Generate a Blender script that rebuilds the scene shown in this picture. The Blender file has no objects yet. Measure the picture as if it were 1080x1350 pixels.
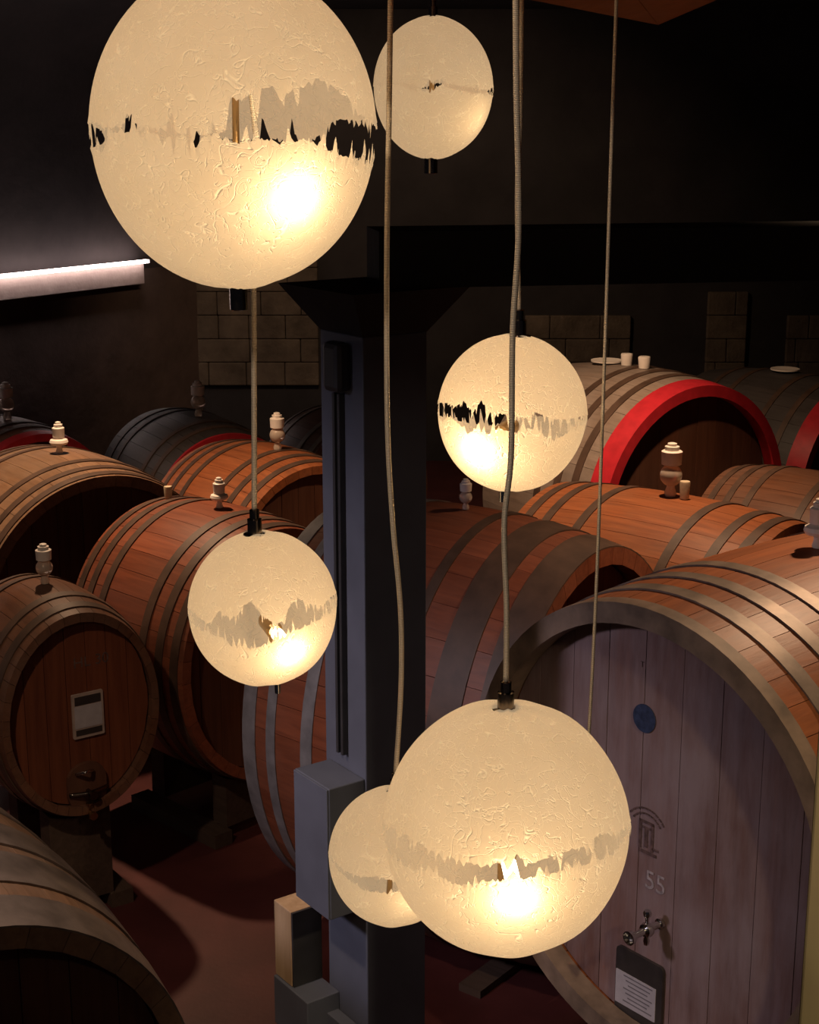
import bpy, bmesh, math, random
from mathutils import Vector, Matrix

# ------------------------------------------------------------------ camera, world, exposure, large lights
sc = bpy.context.scene
COL = sc.collection
F = 2060.0                      # focal length in pixels for the 1080 x 1350 frame
CZ = 3.9                        # eye height above the cellar floor
PITCH = math.atan(520 / F)      # looking down into the cellar
cam_d = bpy.data.cameras.new('camera')
cam_d.sensor_fit = 'HORIZONTAL'; cam_d.sensor_width = 36.0; cam_d.lens = 36.0 * F / 1080
cam_d.clip_start = 0.05; cam_d.clip_end = 100
cam = bpy.data.objects.new('camera', cam_d); COL.objects.link(cam)
cam.location = (0, 0, CZ); cam.rotation_euler = (math.pi / 2 - PITCH, 0, 0)
sc.camera = cam

world = bpy.data.worlds.new('world'); sc.world = world; world.use_nodes = True
bg = world.node_tree.nodes['Background']
bg.inputs[0].default_value = (0.75, 0.75, 1.0, 1); bg.inputs[1].default_value = 0.012

sc.view_settings.view_transform = 'Standard'
try: sc.view_settings.look = 'None'
except Exception: pass
sc.view_settings.exposure = 0.0; sc.view_settings.gamma = 1.0
sc.view_settings.use_curve_mapping = False

def aim(o, target):
    d = Vector(target) - o.location
    o.rotation_euler = d.to_track_quat('-Z', 'Y').to_euler()
def area_light(name, loc, target, w, h, power, color, spread=math.pi):
    l = bpy.data.lights.new(name, 'AREA'); l.shape = 'RECTANGLE'; l.size = w; l.size_y = h
    l.energy = power; l.color = color; l.spread = spread
    o = bpy.data.objects.new(name, l); COL.objects.link(o); o.location = loc; aim(o, target); return o
def spot_light(name, loc, target, power, color, angle, blend=.8, rad=.08):
    l = bpy.data.lights.new(name, 'SPOT'); l.energy = power; l.color = color
    l.spot_size = math.radians(angle); l.spot_blend = blend; l.shadow_soft_size = rad
    o = bpy.data.objects.new(name, l); COL.objects.link(o); o.location = loc; aim(o, target); return o
WARM = (1.0, .66, .40); COOL = (.93, .83, 1.0)
# ceiling downlights of the cellar (all above the frame) and the cool tube light on the left wall
spot_light('downlight', (2.7, 6.9, 4.75), (1.9, 6.0, 1.6), 450, WARM, 80)
spot_light('downlight', (1.4, 8.4, 4.85), (1.2, 9.4, 1.4), 520, WARM, 72)
spot_light('downlight', (-2.0, 9.0, 4.85), (-1.75, 9.2, 1.4), 620, WARM, 88)
spot_light('downlight', (-2.0, 3.6, 4.6), (-1.7, 4.9, 1.4), 215, (1.0, .74, .52), 75)
spot_light('downlight', (0.3, 9.4, 4.9), (1.5, 11.4, 1.6), 300, WARM, 66)
spot_light('downlight', (-0.6, 13.6, 4.98), (0.0, 17.9, 1.6), 150, WARM, 95)
# unseen fill spots added to brighten the cables and the post, and the cool tube lamp on the stair wall at the left
spot_light('added_fill_spot', (-.9, .2, 4.8), (0, 2.6, 3.7), 55, (1.0, .80, .60), 64)
spot_light('added_fill_spot', (2.2, 1.4, 4.4), (1.1, 3.6, 2.2), 260, (1.0, .78, .50), 34)
spot_light('tube_light', (-3.7, 2.75, 4.0), (-.25, 5.3, 1.35), 350, COOL, 43, 1.0, .25)

# ------------------------------------------------------------------ helpers
CP, SP = math.cos(PITCH), math.sin(PITCH)
FWD = Vector((0, CP, -SP)); UPV = Vector((0, SP, CP)); CAMP = Vector((0, 0, CZ))
def at(u, v, d):
    """world point seen at pixel (u, v), d metres in front of the lens plane"""
    return CAMP + FWD * d + Vector((1, 0, 0)) * ((u - 540) / F * d) + UPV * ((675 - v) / F * d)
def at_y(u, v, y):
    r = at(u, v, 1.0) - CAMP; return CAMP + r * (y / r.y)
def at_z(u, v, z):
    r = at(u, v, 1.0) - CAMP
    return CAMP + r * ((z - CZ) / r.z)

def link(o, parent=None):
    COL.objects.link(o)
    if parent is not None: o.parent = parent
    return o
def mesh_obj(name, verts, faces, mat, parent=None, smooth=False, mats=None, idx=None):
    me = bpy.data.meshes.new(name); me.from_pydata([tuple(v) for v in verts], [], faces); me.update()
    for m in (mats or [mat]): me.materials.append(m)
    if smooth: me.polygons.foreach_set('use_smooth', [True] * len(me.polygons))
    if idx: me.polygons.foreach_set('material_index', idx)
    return link(bpy.data.objects.new(name, me), parent)
def empty(name, loc=(0, 0, 0), rz=0.0):
    o = bpy.data.objects.new(name, None); o.empty_display_size = .1; COL.objects.link(o)
    o.location = loc; o.rotation_euler = (0, 0, rz); return o
def tag(o, label=None, cat=None, group=None, kind=None):
    if label: o['label'] = label
    if cat: o['category'] = cat
    if group: o['group'] = group
    if kind: o['kind'] = kind
    return o
def box_data(c, s, M=None, bev=0.0):
    bm = bmesh.new(); bmesh.ops.create_cube(bm, size=1.0)
    for v in bm.verts: v.co = Vector((v.co.x * s[0], v.co.y * s[1], v.co.z * s[2]))
    if bev > 0: bmesh.ops.bevel(bm, geom=bm.edges[:], offset=bev, segments=2, affect='EDGES', profile=.5)
    for v in bm.verts:
        p = Vector(v.co) + Vector(c); v.co = (M @ p) if M else p
    bm.verts.ensure_lookup_table()
    vs = [v.co.copy() for v in bm.verts]; fs = [[v.index for v in f.verts] for f in bm.faces]; bm.free()
    return vs, fs
def box(name, c, s, mat, parent=None, M=None, bev=0.0):
    v, f = box_data(c, s, M, bev); return mesh_obj(name, v, f, mat, parent)
def lathe(name, prof, mat, parent=None, seg=28, M=None, smooth=True):
    """profile [(r, z)] turned about Z"""
    vs, fs = [], []
    for r, z in prof:
        for k in range(seg):
            a = 2 * math.pi * k / seg; p = Vector((r * math.cos(a), r * math.sin(a), z)); vs.append(M @ p if M else p)
    for i in range(len(prof) - 1):
        for k in range(seg):
            k2 = (k + 1) % seg; fs.append((i * seg + k, i * seg + k2, (i + 1) * seg + k2, (i + 1) * seg + k))
    fs.append(tuple(range(seg))[::-1]); n = (len(prof) - 1) * seg; fs.append(tuple(range(n, n + seg)))
    o = mesh_obj(name, vs, fs, mat, parent, smooth)
    if smooth: sharp(o.data)
    return o
def sharp(me, deg=38):
    bm = bmesh.new(); bm.from_mesh(me)
    for e in bm.edges:
        if len(e.link_faces) == 2 and e.calc_face_angle(0) > math.radians(deg): e.smooth = False
    bm.to_mesh(me); bm.free()
def tube(name, pts, r, mat, parent=None, seg=10, uvlen=True):
    pts = [Vector(p) for p in pts]; vs, fs = [], []
    acc = 0.0; al = []
    for i, p in enumerate(pts):
        a = pts[max(i - 1, 0)]; b = pts[min(i + 1, len(pts) - 1)]; t = (b - a).normalized()
        ref = Vector((0, 1, 0)) if abs(t.y) < .9 else Vector((1, 0, 0))
        n = t.cross(ref).normalized(); m = t.cross(n)
        if i: acc += (p - pts[i - 1]).length
        for k in range(seg):
            an = 2 * math.pi * k / seg; vs.append(p + (n * math.cos(an) + m * math.sin(an)) * r)
    for i in range(len(pts) - 1):
        for k in range(seg):
            k2 = (k + 1) % seg; fs.append((i * seg + k, i * seg + k2, (i + 1) * seg + k2, (i + 1) * seg + k))
    fs.append(tuple(range(seg))[::-1]); n = (len(pts) - 1) * seg; fs.append(tuple(range(n, n + seg)))
    return mesh_obj(name, vs, fs, mat, parent, True)
def spline(pts, n=60):
    """Catmull-Rom through the points"""
    P = [Vector(p) for p in pts]; P = [P[0] * 2 - P[1]] + P + [P[-1] * 2 - P[-2]]; out = []
    m = len(P) - 3
    for i in range(n + 1):
        s = i / n * m; k = min(int(s), m - 1); t = s - k; a, b, c, d = P[k:k + 4]
        out.append(.5 * ((2 * b) + (c - a) * t + (2 * a - 5 * b + 4 * c - d) * t * t + (3 * b - a - 3 * c + d) * t ** 3))
    return out

# ------------------------------------------------------------------ materials
def new_mat(name):
    m = bpy.data.materials.new(name); m.use_nodes = True; nt = m.node_tree
    return m, nt, nt.nodes['Principled BSDF']
def N(nt, t, **kw):
    n = nt.nodes.new(t)
    for k, v in kw.items(): setattr(n, k, v)
    return n
def mapping(nt, scale, coord='Object'):
    tc = N(nt, 'ShaderNodeTexCoord'); mp = N(nt, 'ShaderNodeMapping'); mp.inputs['Scale'].default_value = scale
    nt.links.new(tc.outputs[coord], mp.inputs[0]); return mp.outputs[0]
def noise(nt, vec, scale, detail=4, rough=.55, dist=0):
    n = N(nt, 'ShaderNodeTexNoise'); n.inputs['Scale'].default_value = scale; n.inputs['Detail'].default_value = detail
    n.inputs['Roughness'].default_value = rough; n.inputs['Distortion'].default_value = dist
    nt.links.new(vec, n.inputs['Vector']); return n.outputs['Fac']
def ramp(nt, fac, stops):
    r = N(nt, 'ShaderNodeValToRGB'); nt.links.new(fac, r.inputs[0]); e = r.color_ramp.elements
    while len(e) < len(stops): e.new(.5)
    for i, (p, c) in enumerate(stops): e[i].position = p; e[i].color = (*c, 1) if len(c) == 3 else c
    return r.outputs[0]
def mixc(nt, fac, a, b, mode='MIX'):
    m = N(nt, 'ShaderNodeMix', data_type='RGBA', blend_type=mode)
    for s, v in ((0, fac), (6, a), (7, b)):
        if isinstance(v, (int, float)): m.inputs[s].default_value = v
        elif isinstance(v, tuple): m.inputs[s].default_value = (*v, 1) if len(v) == 3 else v
        else: nt.links.new(v, m.inputs[s])
    return m.outputs[2]
def math_n(nt, op, a, b=None):
    m = N(nt, 'ShaderNodeMath', operation=op)
    for i, v in enumerate((a, b)):
        if v is None: continue
        if isinstance(v, (int, float)): m.inputs[i].default_value = v
        else: nt.links.new(v, m.inputs[i])
    return m.outputs[0]
def bump(nt, bsdf, h, strength=.3, dist=.01):
    b = N(nt, 'ShaderNodeBump'); b.inputs['Strength'].default_value = strength; b.inputs['Distance'].default_value = dist
    nt.links.new(h, b.inputs['Height']); nt.links.new(b.outputs[0], bsdf.inputs['Normal'])
def plain(name, col, rough=.5, metal=0.0, var=.15, scale=12, bmp=.1):
    m, nt, b = new_mat(name); v = mapping(nt, (1, 1, 1)); f = noise(nt, v, scale)
    lo = tuple(c * (1 - var) for c in col); hi = tuple(min(1, c * (1 + var)) for c in col)
    nt.links.new(ramp(nt, f, [(.3, lo), (.7, hi)]), b.inputs['Base Color'])
    b.inputs['Roughness'].default_value = rough; b.inputs['Metallic'].default_value = metal
    if bmp: bump(nt, b, f, bmp, .004)
    return m
def wood(name, dark, light, grain=(1.2, 16, 16), rough=.42, dust=None, dustamt=.5, tone=.22, dsc=(1, 1, 1)):
    """varnished oak: long grain, stave to stave tone, grey dust film of its own blotchy shape"""
    m, nt, b = new_mat(name); v = mapping(nt, grain)
    g = noise(nt, v, 2.0, 6, .6, .6); big = noise(nt, mapping(nt, (1, 1, 1)), 2.2, 3)
    col = ramp(nt, g, [(.25, dark), (.75, light)])
    oi = N(nt, 'ShaderNodeObjectInfo')
    t = N(nt, 'ShaderNodeMapRange'); t.inputs[3].default_value = 1 - tone; t.inputs[4].default_value = 1 + tone * .6
    nt.links.new(oi.outputs['Random'], t.inputs[0])
    hsv = N(nt, 'ShaderNodeHueSaturation'); nt.links.new(col, hsv.inputs['Color']); nt.links.new(t.outputs[0], hsv.inputs['Value'])
    col = hsv.outputs[0]
    if dust:
        d2 = noise(nt, mapping(nt, dsc), 5.0, 6, .7)
        fac = math_n(nt, 'MULTIPLY', ramp(nt, math_n(nt, 'MULTIPLY', math_n(nt, 'ADD', big, d2), .5), [(.36, (0, 0, 0)), (.62, (1, 1, 1))]), dustamt)
        col = mixc(nt, fac, col, dust)
    nt.links.new(col, b.inputs['Base Color'])
    rr = N(nt, 'ShaderNodeMapRange'); rr.inputs[3].default_value = rough - .08; rr.inputs[4].default_value = rough + .18
    nt.links.new(big, rr.inputs[0]); nt.links.new(rr.outputs[0], b.inputs['Roughness'])
    b.inputs['Specular IOR Level'].default_value = .35
    bump(nt, b, g, .25, .004); return m

M = {}
M['oak_orange'] = wood('oak_orange', (.19, .052, .018), (.40, .120, .040), dust=(.24, .12, .065), dustamt=.35)
M['oak_red'] = wood('oak_red', (.16, .042, .020), (.30, .085, .038), dust=(.20, .10, .07), dustamt=.3)
M['oak_brown'] = wood('oak_brown', (.085, .032, .016), (.17, .068, .034), dust=(.16, .10, .075), dustamt=.45)
M['oak_tan'] = wood('oak_tan', (.15, .075, .038), (.29, .155, .085), dust=(.26, .19, .14), dustamt=.5)
M['oak_grey'] = wood('oak_grey', (.14, .095, .07), (.28, .20, .155), dust=(.30, .25, .22), dustamt=.6)
M['oak_black'] = wood('oak_black', (.035, .028, .026), (.075, .06, .055), dust=(.09, .08, .08), dustamt=.5)
M['head_dusty'] = wood('head_dusty', (.115, .052, .040), (.22, .115, .095), grain=(14, 14, 1.0), rough=.55, dust=(.30, .225, .225), dustamt=.75, tone=.12, dsc=(2.4, 2.4, .45))  # dust film whose lavender streaks also paint in uneven light on the head
M['head_brown'] = wood('head_brown', (.070, .024, .013), (.13, .048, .024), grain=(14, 14, 1.0), rough=.5, dust=(.11, .06, .045), dustamt=.3, tone=.15)
M['head_red'] = wood('head_red', (.11, .030, .014), (.19, .058, .026), grain=(14, 14, 1.0), rough=.45, tone=.12)
M['hoop'] = plain('hoop_galvanised', (.19, .145, .115), .5, .35, .35, 9, .2)
M['hoop_dark'] = plain('hoop_dark', (.082, .046, .031), .55, .1, .3, 9, .2)
M['hoop_grey'] = plain('hoop_grey', (.24, .225, .235), .5, .3, .3, 9, .2)  # cool light from the left is put into this hoop colour
M['red_paint'] = plain('red_paint', (.46, .020, .030), .35, 0, .15, 14, .1)
M['rim_tan'] = plain('rim_tan', (.20, .135, .095), .6, 0, .45, 7, .3)
M['bung_white'] = plain('bung_white', (.90, .80, .72), .35, 0, .06, 20, 0)
M['cork'] = plain('cork', (.62, .50, .34), .7, 0, .15, 40, .2)
def glass_bulb_mat():
    m, nt, b = new_mat('bung_glass'); b.inputs['Base Color'].default_value = (.80, .66, .55, 1); b.inputs['Roughness'].default_value = .18
    b.inputs['Transmission Weight'].default_value = .45; b.inputs['IOR'].default_value = 1.35
    f = noise(nt, mapping(nt, (1, 1, 1)), 20); bump(nt, b, f, .05, .002); return m
M['bung_glass'] = glass_bulb_mat()
M['chrome'] = plain('chrome', (.62, .60, .58), .16, 1.0, .05, 20, 0)
M['bronze'] = plain('dark_chrome', (.20, .165, .14), .2, 1.0, .1, 20, 0)
M['brass'] = plain('brass', (.45, .30, .15), .3, 1.0, .1, 20, 0)
M['blue_sticker'] = plain('blue_sticker', (.030, .042, .085), .45, 0, .4, 60, 0)
M['plaque_dark'] = plain('plaque_dark', (.035, .028, .026), .4, 0, .2, 20, .05)
M['paper'] = plain('paper', (.40, .36, .38), .7, 0, .08, 30, 0)
M['print'] = plain('print_ink', (.16, .14, .15), .7, 0, .1, 30, 0)
M['frame_pale'] = plain('frame_pale', (.36, .27, .23), .5, 0, .15, 20, 0)
M['chalk'] = plain('chalk', (.33, .27, .27), .8, 0, .4, 60, 0)
M['stamp'] = plain('stamp_ink', (.105, .058, .05), .8, 0, .45, 60, 0)
M['steel_blue'] = plain('painted_steel', (.098, .104, .135), .55, 0, .12, 5, .05)
M['steel_dark'] = plain('dark_metal', (.03, .028, .03), .5, 0, .2, 10, .05)
M['block_wood'] = wood('block_wood', (.30, .19, .10), (.48, .33, .20), grain=(10, 10, 1.2), rough=.6)
M['post_wood'] = wood('post_wood', (.30, .22, .13), (.44, .34, .21), grain=(9, 9, .8), rough=.65, dust=(.36, .32, .16), dustamt=.5)
M['panel_wood'] = wood('panel_wood', (.50, .175, .022), (.66, .25, .04), grain=(8, .8, 8), rough=.5, tone=.1)
M['cradle'] = wood('cradle_wood', (.05, .03, .02), (.09, .055, .04), rough=.7)

def floor_mat():
    m, nt, b = new_mat('floor_red'); v = mapping(nt, (1, 1, 1)); f = noise(nt, v, 3, 6, .6)
    nt.links.new(ramp(nt, f, [(.3, (.055, .0135, .0135)), (.7, (.092, .024, .023))]), b.inputs['Base Color'])
    b.inputs['Roughness'].default_value = .45; bump(nt, b, noise(nt, v, 40, 3), .15, .004); return m
M['floor'] = floor_mat()
def wall_mat(name, a, c, scale, blocks=None, br=.3):
    m, nt, b = new_mat(name); v = mapping(nt, (1, 1, 1)); f = noise(nt, v, scale, 6, .62)
    col = ramp(nt, f, [(.3, a), (.7, c)])
    nt.links.new(col, b.inputs['Base Color']); b.inputs['Roughness'].default_value = .85
    bump(nt, b, noise(nt, v, scale * 5, 5, .6), br, .02); return m
M['plaster_dark'] = wall_mat('plaster_dark', (.030, .026, .028), (.055, .048, .050), 1.5)
M['plaster_brown'] = wall_mat('plaster_brown', (.10, .07, .062), (.18, .125, .11), 2.0)
M['stone'] = wall_mat('stone', (.10, .075, .055), (.24, .185, .135), 3.0, br=.8)
M['mortar'] = wall_mat('mortar', (.05, .042, .036), (.08, .065, .055), 4.0)
M['beam'] = wall_mat('beam_dark', (.016, .0145, .015), (.028, .025, .026), 2.0)
M['vault'] = wall_mat('vault', (.045, .036, .038), (.085, .068, .068), 1.3)
M['fascia'] = wall_mat('fascia', (.36, .27, .245), (.50, .39, .355), 3)
def emit(name, col, s):
    m = bpy.data.materials.new(name); m.use_nodes = True; nt = m.node_tree; nt.nodes.clear()
    o = N(nt, 'ShaderNodeOutputMaterial'); e = N(nt, 'ShaderNodeEmission'); e.inputs[0].default_value = (*col, 1); e.inputs[1].default_value = s
    nt.links.new(e.outputs[0], o.inputs[0]); return m
M['led'] = emit('led_strip', (1.0, .82, .77), 9.0)
M['filament'] = emit('bulb_glow', (1.0, .80, .52), 12.0)

# lampshade: fibreglass, lets light of the bulb through diffusely and glows with the light scattered inside it
SHADE_EMIT = .29
def shade_mat():
    m = bpy.data.materials.new('fibreglass_shade'); m.use_nodes = True; nt = m.node_tree; nt.nodes.clear()
    out = N(nt, 'ShaderNodeOutputMaterial')
    v = mapping(nt, (1, 1, 1)); 
    def fibre(scale, w, dist):
        n1 = noise(nt, v, scale, .6, .4, dist); d = math_n(nt, 'ABSOLUTE', math_n(nt, 'SUBTRACT', n1, .5))
        return ramp(nt, d, [(0, (1, 1, 1)), (w, (0, 0, 0))])
    f1 = fibre(27, .014, .9); f2 = math_n(nt, 'MAXIMUM', fibre(43, .018, 1.2), fibre(66, .022, 1.0))
    soft = noise(nt, v, 9, 5, .6)
    fib = math_n(nt, 'MAXIMUM', f1, f2)
    base = ramp(nt, soft, [(.3, (.90, .665, .405)), (.7, (.98, .745, .475))])
    tcol = mixc(nt, math_n(nt, 'MULTIPLY', fib, .5), mixc(nt, .8, base, (.42, .325, .215), 'MIX'), (1.0, .88, .66))
    tr = N(nt, 'ShaderNodeBsdfTranslucent'); df = N(nt, 'ShaderNodeBsdfDiffuse'); em = N(nt, 'ShaderNodeEmission')
    nt.links.new(tcol, tr.inputs[0]); df.inputs[0].default_value = (.80, .64, .45, 1)
    bp = N(nt, 'ShaderNodeBump'); bp.inputs['Strength'].default_value = .5; bp.inputs['Distance'].default_value = .006
    hh = math_n(nt, 'ADD', fib, math_n(nt, 'MULTIPLY', soft, .5)); nt.links.new(hh, bp.inputs['Height'])
    nt.links.new(bp.outputs[0], tr.inputs['Normal']); nt.links.new(bp.outputs[0], df.inputs['Normal'])
    gl = N(nt, 'ShaderNodeBsdfGlossy'); gl.inputs['Roughness'].default_value = .35
    mx = N(nt, 'ShaderNodeMixShader'); mx.inputs[0].default_value = .62
    nt.links.new(df.outputs[0], mx.inputs[1]); nt.links.new(tr.outputs[0], mx.inputs[2])
    nt.links.new(base, em.inputs[0]); em.inputs[1].default_value = SHADE_EMIT
    ad = N(nt, 'ShaderNodeAddShader'); nt.links.new(mx.outputs[0], ad.inputs[0]); nt.links.new(em.outputs[0], ad.inputs[1])
    nt.links.new(ad.outputs[0], out.inputs[0]); return m
M['shade'] = shade_mat()
def cable_mat():
    m, nt, b = new_mat('braided_cable'); v = mapping(nt, (1, 1, 1))
    w = N(nt, 'ShaderNodeTexWave', wave_type='BANDS', bands_direction='Z'); w.inputs['Scale'].default_value = 130; w.inputs['Distortion'].default_value = .5
    nt.links.new(v, w.inputs['Vector'])
    nt.links.new(ramp(nt, w.outputs['Fac'], [(.2, (.55, .46, .36)), (.8, (.95, .85, .70))]), b.inputs['Base Color'])
    b.inputs['Metallic'].default_value = .15; b.inputs['Roughness'].default_value = .4; bump(nt, b, w.outputs['Fac'], .4, .002); return m
M['cable'] = cable_mat()

# ------------------------------------------------------------------ the setting
def quad(name, pts, mat, kind='structure', parent=None):
    o = mesh_obj(name, pts, [tuple(range(len(pts)))], mat, parent)
    if kind and parent is None: o['kind'] = kind
    return o
def slab(name, pts, n, th, mat, parent=None):
    """a planar outline thickened along -n"""
    n = Vector(n).normalized(); k = len(pts); a = [Vector(p) for p in pts]; b = [p - n * th for p in a]
    fs = [tuple(range(k)), tuple(range(2 * k - 1, k - 1, -1))] + [(i, i + k, (i + 1) % k + k, (i + 1) % k) for i in range(k)]
    o = mesh_obj(name, a + b, fs, mat, parent)
    if parent is None: o['kind'] = 'structure'
    return o
CEIL = 5.05
slab('floor', [(-9, -1, 0), (7, -1, 0), (7, 19, 0), (-9, 19, 0)], (0, 0, 1), .1, M['floor'])
slab('ceiling', [(-9, -1, CEIL), (-9, 19, CEIL), (7, 19, CEIL), (7, -1, CEIL)], (0, 0, -1), .1, M['plaster_dark'])
YB = 17.9
wr = slab('wall_back', [(-2.6, YB, 0), (6, YB, 0), (6, YB, CEIL), (-2.6, YB, CEIL)], (0, -1, 0), .15, M['plaster_dark'])
slab('wall_right', [(6, YB, 0), (6, -1, 0), (6, -1, CEIL), (6, YB, CEIL)], (-1, 0, 0), .15, M['plaster_dark'])
# left wall runs obliquely towards the back corner and carries the lit ledge
P0 = Vector((-4.06, 15.5, 0)); WD = Vector((1.26, 1.8, 0)).normalized(); WN = Vector((WD.y, -WD.x, 0))   # WN faces the room
wa = P0 - WD * 9.5; wb = P0 + WD * 2.9
ZL = 2.3
slab('wall_left', [wa, wb, wb + Vector((0, 0, ZL)), wa + Vector((0, 0, ZL))], WN, .2, M['plaster_brown'])
# the vaulted upper part leans back above the ledge
vs, fs = [], []
for i in range(13):
    a = i / 12; off = -.02 + 1.2 * a * a; z = ZL - .02 + (CEIL - ZL) * (1 - (1 - a) ** 1.6)
    for e in (wa, wb): vs.append(e + WN * off + Vector((0, 0, z)))
fs = [(2 * i, 2 * i + 1, 2 * i + 3, 2 * i + 2) for i in range(12)]
vault = mesh_obj('ceiling_vault', vs, fs, M['vault'], None, True); vault['kind'] = 'structure'
led_a = P0 - WD * 8.5; led_b = at(205, 345, 1) - CAMP
t = (ZL + .1 - CZ) / led_b.z; led_b = CAMP + led_b * t
s_end = (led_b - P0).dot(WD)
Mled = Matrix(((WD.x, WN.x, 0, P0.x), (WD.y, WN.y, 0, P0.y), (0, 0, 1, 0), (0, 0, 0, 1)))
L0, L1 = -8.5, s_end
fas = box('trim_1', ((L0 + L1) / 2, .05, ZL - .03), (L1 - L0, .10, .22), M['fascia'], None, Mled); fas['kind'] = 'structure'
led = box('led_strip', ((L0 + L1) / 2, .155, ZL + .10), (L1 - L0, .06, .034), M['led'], None, Mled)
tag(led, 'glowing white led strip along the wall ledge', 'strip light')

# stone piers and patches on the back wall, laid block by block
def stone_pier(x0, x1, z0, z1, bw=.46, bh=.27):
    rnd = random.Random(int(x0 * 100)); z = z0; row = 0
    while z < z1 - .05:
        x = x0 - rnd.uniform(.05, .4)
        while x < x1 - .03:
            bb = bw * rnd.uniform(.6, 1.35); a = max(x, x0); b = min(x + bb, x1)
            if b - a > .06:
                box('stone_block', ((a + b) / 2, YB - .03, z + bh / 2), (b - a - .006, .06 + rnd.uniform(0, .015), bh - .006), M['stone'], wr, None, .012)
            x += bb
        z += bh; row += 1
def xb(u): return (u - 540) / F * (YB * CP + (CZ - 1.8) * SP)
stone_pier(xb(250), xb(420), .9, 2.35)
stone_pier(xb(690), xb(832), .9, 1.72)
stone_pier(xb(932), xb(985), .9, 1.9)
stone_pier(xb(1038), xb(1130), .9, 1.75)

# right-hand timber post beside the viewer's stair
p = at(1064, 1090, 3.6)
Mp = Matrix.Translation((p.x + .012, p.y, 0)) @ Matrix.Rotation(math.radians(-16.7), 4, 'Z')
post = box('timber_post', (.11, .11, 2.0), (.22, .22, 4.0), M['post_wood'], None, Mp, .006)
tag(post, 'pale timber post standing at the stair side by the purple-grey cask head', 'post')

# timber soffit panel above the lamps, two boards meeting at its pointed end
zs = 4.2
a = at_z(868, 33, zs); bl = at_z(700, 0, zs); br_ = at_z(945, 0, zs)
dl = (bl - a); dr = (br_ - a); k = 3.2
root = empty('timber_soffit', (a.x, a.y, zs)); tag(root, 'orange-brown timber ceiling panel with a pointed corner above the cables', 'panel')
tri = [a.copy(), a + dl * k, a + dr * k]
mid = a + (dl * .42 + dr * .58) * k
for (q0, q1) in ((a + dl * k, mid), (mid, a + dr * k)):
    e0 = (q0 - q1).normalized() * .004
    pts = [Vector((0, 0, 0)), q1 - a, q0 - a] if True else None
    n = 3; v = [x.copy() for x in pts] + [x + Vector((0, 0, .5)) for x in pts]
    c = (pts[0] + pts[1] + pts[2]) / 3
    v = [Vector((c.x + (x.x - c.x) * .997, c.y + (x.y - c.y) * .997, x.z)) for x in v]
    mesh_obj('board', v, [(0, 1, 2), (5, 4, 3), (0, 3, 4, 1), (1, 4, 5, 2), (2, 5, 3, 0)], M['panel_wood'], root)

# steel column with capital, conduits and a beam going off to the right
Nn = at(480, 700, 5.15); Nn.z = 0; Nn.x -= .0
tv = Vector((-.578, .815, 0)); nv = Vector((-.815, -.578, 0)); rv = Vector((.815, .578, 0))
w = .255
Mc = Matrix(((tv.x, nv.x, 0, Nn.x), (tv.y, nv.y, 0, Nn.y), (0, 0, 1, 0), (0, 0, 0, 1)))   # x along left face, y out of it
colr = empty('steel_column', Nn); tag(colr, 'blue-grey painted steel column with dark conduits', 'column')
def cbox(name, c, s, mat, parent, bev=0.0):
    M2 = Matrix.Translation(-parent.location) @ Mc; return box(name, c, s, mat, parent, M2, bev)
def zpix(v, u=480, y=None):
    r = at(u, v, 1) - CAMP; return CZ + r.z * ((Nn.y if y is None else y) / r.y)
ztop = zpix(445)
cbox('shaft', (w / 2, -w / 2, ztop / 2), (w, w, ztop), M['steel_blue'], colr, .004)
vs = []
for z, g in ((ztop, .0), (ztop + .15, .10)):
    for cx, cy in ((-g, g), (w + g, g), (w + g, -w - g), (-g, -w - g)): vs.append(Mc @ Vector((cx, cy, z)) - colr.location)
mesh_obj('capital', vs, [(0, 1, 2, 3), (7, 6, 5, 4)] + [(i, i + 4, (i + 1) % 4 + 4, (i + 1) % 4) for i in range(4)], M['beam'], colr)
zb, zt_ = zpix(1008), zpix(525)
for cx in (.115, .145):
    cbox('conduit', (cx, .012, (zb + zt_) / 2), (.014, .024, zt_ - zb), M['steel_dark'], colr, .003)
jb = cbox('junction_box', (.11, .03, zpix(488)), (.095, .06, .165), M['steel_dark'], colr, .02)
# beams (structure)
def beam(name, a, b, wy, z0, z1):
    d = (Vector(b) - Vector(a)); L = d.length; d.normalize(); n = Vector((-d.y, d.x, 0)); c = (Vector(a) + Vector(b)) / 2
    Mx = Matrix(((d.x, n.x, 0, c.x), (d.y, n.y, 0, c.y), (0, 0, 1, 0), (0, 0, 0, 1)))
    o = box(name, (0, 0, (z0 + z1) / 2), (L, wy, z1 - z0), M['beam'], None, Mx); o['kind'] = 'structure'; return o
cc = Mc @ Vector((w / 2, -w / 2, 0))
beam('trim_2', (cc.x, cc.y, 0), (cc.x + 4.2, cc.y + .75, 0), .26, ztop + .15, ztop + .33)

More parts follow.
